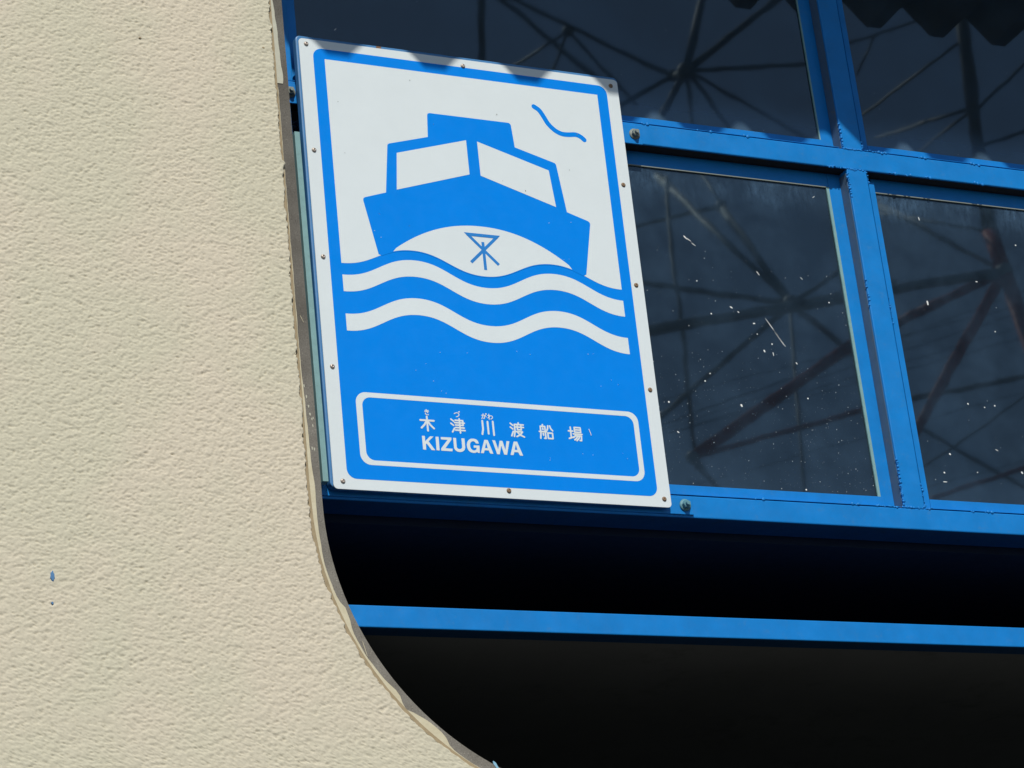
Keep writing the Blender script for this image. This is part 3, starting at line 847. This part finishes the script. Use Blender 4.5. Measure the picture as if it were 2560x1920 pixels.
# the city mark on the bow
strokes("city_emblem", [[(412.5, -502.2), (492.2, -580.4)], [(495.5, -502.2), (416.0, -580.5)], [(453.9, -520.8), (453.9, -598.0)]], 8.0, 5, "emblem_blue", sign, caps=False)
flat("city_emblem", [[(404.2, -498.6), (503.6, -498.4), (495.6, -507.2), (412.4, -507.2)]], 6, "emblem_blue", sign)
# caption box
flat("caption_ring", [rrect(73.5, -1139.2, 834.5, -953.5, 27), rrect(89.5, -1127.2, 820.5, -966, 22)[::-1]], 2, "white_print", sign)
KANJI = [
 [[(4,28),(96,28)], [(50,3),(50,97)], [(46,32),(30,58),(8,80)], [(54,32),(70,58),(93,80)]],
 [[(8,8),(25,21)], [(5,36),(22,49)], [(27,68),(11,94)], [(65,3),(65,98)], [(36,14),(88,14),(88,46)], [(31,30),(97,30)], [(36,46),(88,46)], [(36,63),(94,63)], [(33,80),(98,80)]],
 [[(15,5),(15,62),(7,95)], [(51,9),(51,90)], [(88,5),(88,97)]],
 [[(6,8),(22,21)], [(4,34),(20,46)], [(22,62),(8,93)], [(62,2),(62,13)], [(34,14),(96,14)], [(34,14),(34,60),(26,96)], [(40,31),(96,31)], [(53,22),(53,49)], [(79,22),(79,49)], [(53,49),(79,49)], [(44,62),(86,62),(70,82),(44,96)], [(50,66),(68,84),(96,96)]],
 [[(28,2),(24,12)], [(11,14),(11,60),(6,96)], [(11,14),(43,14)], [(43,14),(43,95),(34,95)], [(1,50),(51,50)], [(27,26),(28,36)], [(27,62),(28,74)], [(65,8),(62,26),(55,40)], [(78,8),(84,26),(96,40)], [(60,57),(93,57),(93,94),(60,94),(60,57)]],
 [[(3,32),(34,32)], [(19,6),(19,78)], [(4,84),(36,72)], [(47,6),(90,6),(90,38),(47,38),(47,6)], [(47,22),(90,22)], [(36,51),(98,51)], [(54,53),(47,66),(36,76)], [(52,63),(93,63),(90,94),(80,94)], [(66,65),(56,81),(42,92)], [(80,65),(72,82),(57,96)]],
]
for i, gl_ in enumerate(KANJI):
    cxk = (254.8, 334.6, 415.2, 493.8, 573.0, 652.6)[i]
    em = 38.5
    lines = [[(cxk + (x - 50) / 100 * em, -1023.8 - (y_ - 50) / 100 * em) for x, y_ in ln] for ln in gl_]
    strokes("kanji_character", lines, 4.9 if i in (0, 2) else 4.2, 3, "white_print", sign)
KANA = [
 [[(20,22),(78,18)], [(16,42),(82,37)], [(42,4),(54,34),(68,60)], [(28,64),(26,82),(46,94),(76,92)]],
 [[(0,40),(22,28),(48,20),(72,26),(84,46),(78,70),(56,86),(34,90)], [(80,3),(85,11)], [(92,-3),(97,5)]],
 [[(8,34),(48,29),(60,36),(58,60),(50,88),(36,84)], [(38,8),(28,52),(8,92)], [(72,30),(86,58)], [(78,4),(84,14)], [(92,0),(98,10)]],
 [[(28,6),(28,95)], [(8,32),(36,28),(22,56),(6,76)], [(28,52),(50,34),(76,34),(90,54),(80,78),(56,90)]],
]
for i, gl_ in enumerate(KANA):
    cxk = (256.0, 336.0, 407.7, 424.6)[i]
    em = 15.2
    lines = [[(cxk + (x - 50) / 100 * em, -994.2 - (y_ - 50) / 100 * em) for x, y_ in ln] for ln in gl_]
    strokes("kana_character", lines, 2.1, 3, "white_print", sign)
for key in "KIZUGAW":
    lp = LETTERS[key]
    flat("letter", [[tuple(p) for p in l] for l in lp], 3, "white_print", sign)
flat("letter", [[tuple(p) for p in l] for l in LETTERS["A2"]], 3, "white_print", sign)
prism("rust_patch", rrect(212, 2, 226, 7.5, 2), 0.0028, 0.0036, "rust", sign)
# small pale chips in the blue and dark ticks in the white
r = random.Random(21)
def chips(name, n, box_, smin, smax, level, mat, seed):
    r = random.Random(seed)
    vs_, fs = [], []
    for _ in range(n):
        x = r.uniform(box_[0], box_[2]); z = r.uniform(box_[1], box_[3]); s = r.uniform(smin, smax); k = len(vs_)
        for i in range(5):
            a = 2 * math.pi * i / 5
            vs_.append(((x + math.cos(a) * s) * MMS, -0.00025 * level, (z + math.sin(a) * s * r.uniform(.8, 1.6)) * MMS))
        fs.append(tuple(range(k, k + 5)))
    o_ = mesh_obj(name, vs_, fs, mat, sign)
    o_["kind"] = "stuff"
chips("paint_chips", 14, (95, -945, 815, -800), .4, .8, 6, "fleck_white", 3)
chips("paint_chips", 6, (470, -1120, 815, -1050), .4, .8, 6, "fleck_white", 33)
chips("paint_chips", 14, (150, -560, 750, -420), .4, .9, 6, "fleck_white", 4)
chips("dirt_ticks", 9, (90, -380, 800, -70), .8, 1.6, 6, "bolt_dull", 5)
strokes("paint_chip", [[(692, -1009), (694.5, -1018)], [(695, -1018), (696.2, -1025)]], 1.7, 6, "fleck_white", sign)
# screws
def lathe(name, prof, mat, parent, seg=18, cap=True):
    """profile of (radius, height towards the viewer) around local -Y"""
    vs_, fs = [], []
    for (rad, hh) in prof:
        for i in range(seg):
            a = 2 * math.pi * i / seg
            vs_.append((rad * math.cos(a), -hh, rad * math.sin(a)))
    for k in range(len(prof) - 1):
        for i in range(seg):
            j = (i + 1) % seg
            fs.append((k * seg + i, k * seg + j, (k + 1) * seg + j, (k + 1) * seg + i))
    fs.append(tuple((len(prof) - 1) * seg + i for i in range(seg)))
    return mesh_obj(name, vs_, fs, mat, parent, smooth=True)
screw_xy = [(19.4, -15), (450.2, -19.3), (879, -20), (18, -314), (879, -312), (19.5, -604), (20.5, -893), (24, -1184), (454.2, -1184), (881, -1182), (879, -599), (880.5, -889)]
proto = lathe("screw", [(.0062, 0), (.0060, .0012), (.0048, .0028), (.0028, .0036), (.0013, .0030), (.0010, .0018)], "screw_metal", sign)
proto_r = lathe("screw", [(.0062, 0), (.0060, .0012), (.0048, .0028), (.0028, .0036), (.0013, .0030), (.0010, .0018)], "screw_rusty", sign)
for i, (x, z) in enumerate(screw_xy):
    rusty = i in (2, 4, 8, 9, 10, 11)
    src = proto_r if rusty else proto
    o_ = src if i in (0, 2) else src.copy()
    if i not in (0, 2):
        COL.objects.link(o_); o_.parent = sign
    o_.location = (x * MMS, -0.0001 if not (36 < x < 864) else -0.0004, z * MMS)
    o_.rotation_euler = (0, r.uniform(0, 3), 0)
# brackets: flat bars across the frame tubes with a leg forward to the box
SL = sign
inv = mm.inverted()
def worldbox(name, x0, x1, y0, y1, z0, z1, mat, parent, bev=0.001):
    o_ = box(name, x0, x1, y0, y1, z0, z1, mat, None, bev)
    o_.parent = parent
    o_.matrix_parent_inverse = inv
    return o_
worldbox("mounting_bar", 2.110, 3.139, YF - .0060, YF - .0005, 4.7505, 4.805, "blue_steel", sign, .0012)
worldbox("mounting_leg", 2.175, 3.055, 5.3245, YF - .0062, 4.772, 4.778, "sign_frame_blue", sign)
worldbox("mounting_bar", 2.110, 3.139, YF - .0048, YF - .0005, 3.7060, 3.750, "blue_steel", sign, .0012)
def bolt(x, z, mat, rot):
    w_ = lathe("bolt", [(.0155, 0), (.0155, .0025), (.0060, .0027)], mat, None, 24)
    hx = []
    bm = bmesh.new()
    bmesh.ops.create_cone(bm, cap_ends=True, segments=6, radius1=.0105, radius2=.0105, depth=.010, matrix=Matrix.Translation((0, 0, .0075)))
    bmesh.ops.bevel(bm, geom=[e for e in bm.edges], offset=.0009, segments=2, affect='EDGES')
    bmesh.ops.create_cone(bm, cap_ends=True, segments=16, radius1=.0058, radius2=.0052, depth=.010, matrix=Matrix.Translation((0, 0, .0150)))
    bmesh.ops.rotate(bm, verts=bm.verts[:], cent=(0, 0, 0), matrix=Matrix.Rotation(R(90), 3, 'X'))
    bmesh.ops.rotate(bm, verts=bm.verts[:], cent=(0, 0, 0), matrix=Matrix.Rotation(rot, 3, 'Y'))
    h_ = bm_obj("bolt_head", bm, mat, w_)
    w_.location = (x, YF - .0061, z)
    w_.parent = sign
    w_.matrix_parent_inverse = inv
bolt(3.117, 4.779, "bolt_dull", .2)
bolt(3.116, 3.730, "bolt_teal", .5)
bolt(2.147, 4.780, "bolt_dull", .4)

# ------------------------------------------------------------------ canopy eave above (its teeth shade the frame)
roof = thing("canopy_roof", "dark folded metal canopy roof whose toothed eave shades the top of the window", "roof", (0, 0, 6.08))
PT, HT, FB, FT = 0.2645, 0.098, 0.058, 0.022
x0r = 4.086 - 20 * PT
def prof_x(i):
    c = 4.086 + (i) * PT
    return c
prof = [(prof_x(-8) - PT / 2, HT)]
i_start = -8
for i in range(i_start, 18):
    c = prof_x(i)
    prof += [(c - FB / 2, 0.0), (c + FB / 2, 0.0), (c + PT / 2 - FT / 2, HT), (c + PT / 2 + FT / 2, HT)]
bm = bmesh.new()
loops_ = []
for yy in (4.174, 6.4):
    lo = [bm.verts.new((x, yy, z + (yy - 4.174) * 0.03)) for x, z in prof]
    hi = [bm.verts.new((x, yy, z + .0012 + (yy - 4.174) * 0.03)) for x, z in prof]
    loops_.append((lo, hi))
(l0, h0), (l1, h1) = loops_
for i in range(len(prof) - 1):
    bm.faces.new((l0[i], l0[i + 1], l1[i + 1], l1[i]))
    bm.faces.new((h0[i], h1[i], h1[i + 1], h0[i + 1]))
    bm.faces.new((l0[i], h0[i], h0[i + 1], l0[i + 1]))
bm_obj("folded_sheet", bm, "roof_metal", roof)
box("purlin", prof[0][0], 8.4, 4.9, 4.98, HT + .03, HT + .11, "roof_metal", roof)

# ------------------------------------------------------------------ steel space frame facing the building (seen mirrored in the panes)
truss = thing("space_frame", "steel tube space frame with ball joints facing the building, mirrored in the window panes", "truss")
OUTER = {'A1', 'A3', 'UL', 'LL', 'V0', 'S1', 'F2', 'GP0', 'GP1', 'RL', 'Q2', 'QR', 'W2', 'Y2', 'X2', 'X4', 'D7', 'ML', 'E2', 'D3', 'PV3'}
for a, b_, rad, red in SF_STRUTS:                 # members run on past the stretch seen in the panes
    for p_, q_ in ((a, b_), (b_, a)):
        if q_ in OUTER:
            P_, Q_ = Vector(SF_NODES[p_]), Vector(SF_NODES[q_])
            SF_NODES[q_] = tuple(Q_ + (Q_ - P_).normalized() * 1.1)
deg = {}
for a, b_, rad, red in SF_STRUTS:
    tube_between("strut", SF_NODES[a], SF_NODES[b_], rad, "truss_red" if red else "truss_grey", truss)
    deg[a] = deg.get(a, 0) + 1; deg[b_] = deg.get(b_, 0) + 1
for k, n_ in deg.items():
    if n_ >= 3 or k in OUTER:
        bm = bmesh.new()
        bmesh.ops.create_icosphere(bm, subdivisions=3, radius=.055 if n_ > 4 else .040, matrix=Matrix.Translation(SF_NODES[k]))
        bm_obj("ball_joint", bm, "truss_grey", truss, smooth=True)
WL = ["mirrored above the red strut in the lower pane, steepest of the overhead power lines",
      "overhead power line mirrored across the red strut of the lower left pane",
      "overhead power line mirrored just under the red strut of the lower left pane",
      "overhead power line mirrored near the bottom of the lower left pane",
      "uppermost of the three overhead power lines mirrored in the right lower pane",
      "middle one of the three overhead power lines mirrored in the right lower pane",
      "lowest of the three overhead power lines mirrored in the right lower pane",
      "overhead power line mirrored beside the red strut at the foot of the right pane"]
grp = "overhead power lines mirrored in the panes"
for i, (a, c) in enumerate(WIRES):
    o_ = tube_between("power_line", a, c, .0028, "wire_black", None, 6)
    o_["category"] = "cable"; o_["group"] = grp; o_["label"] = WL[i]
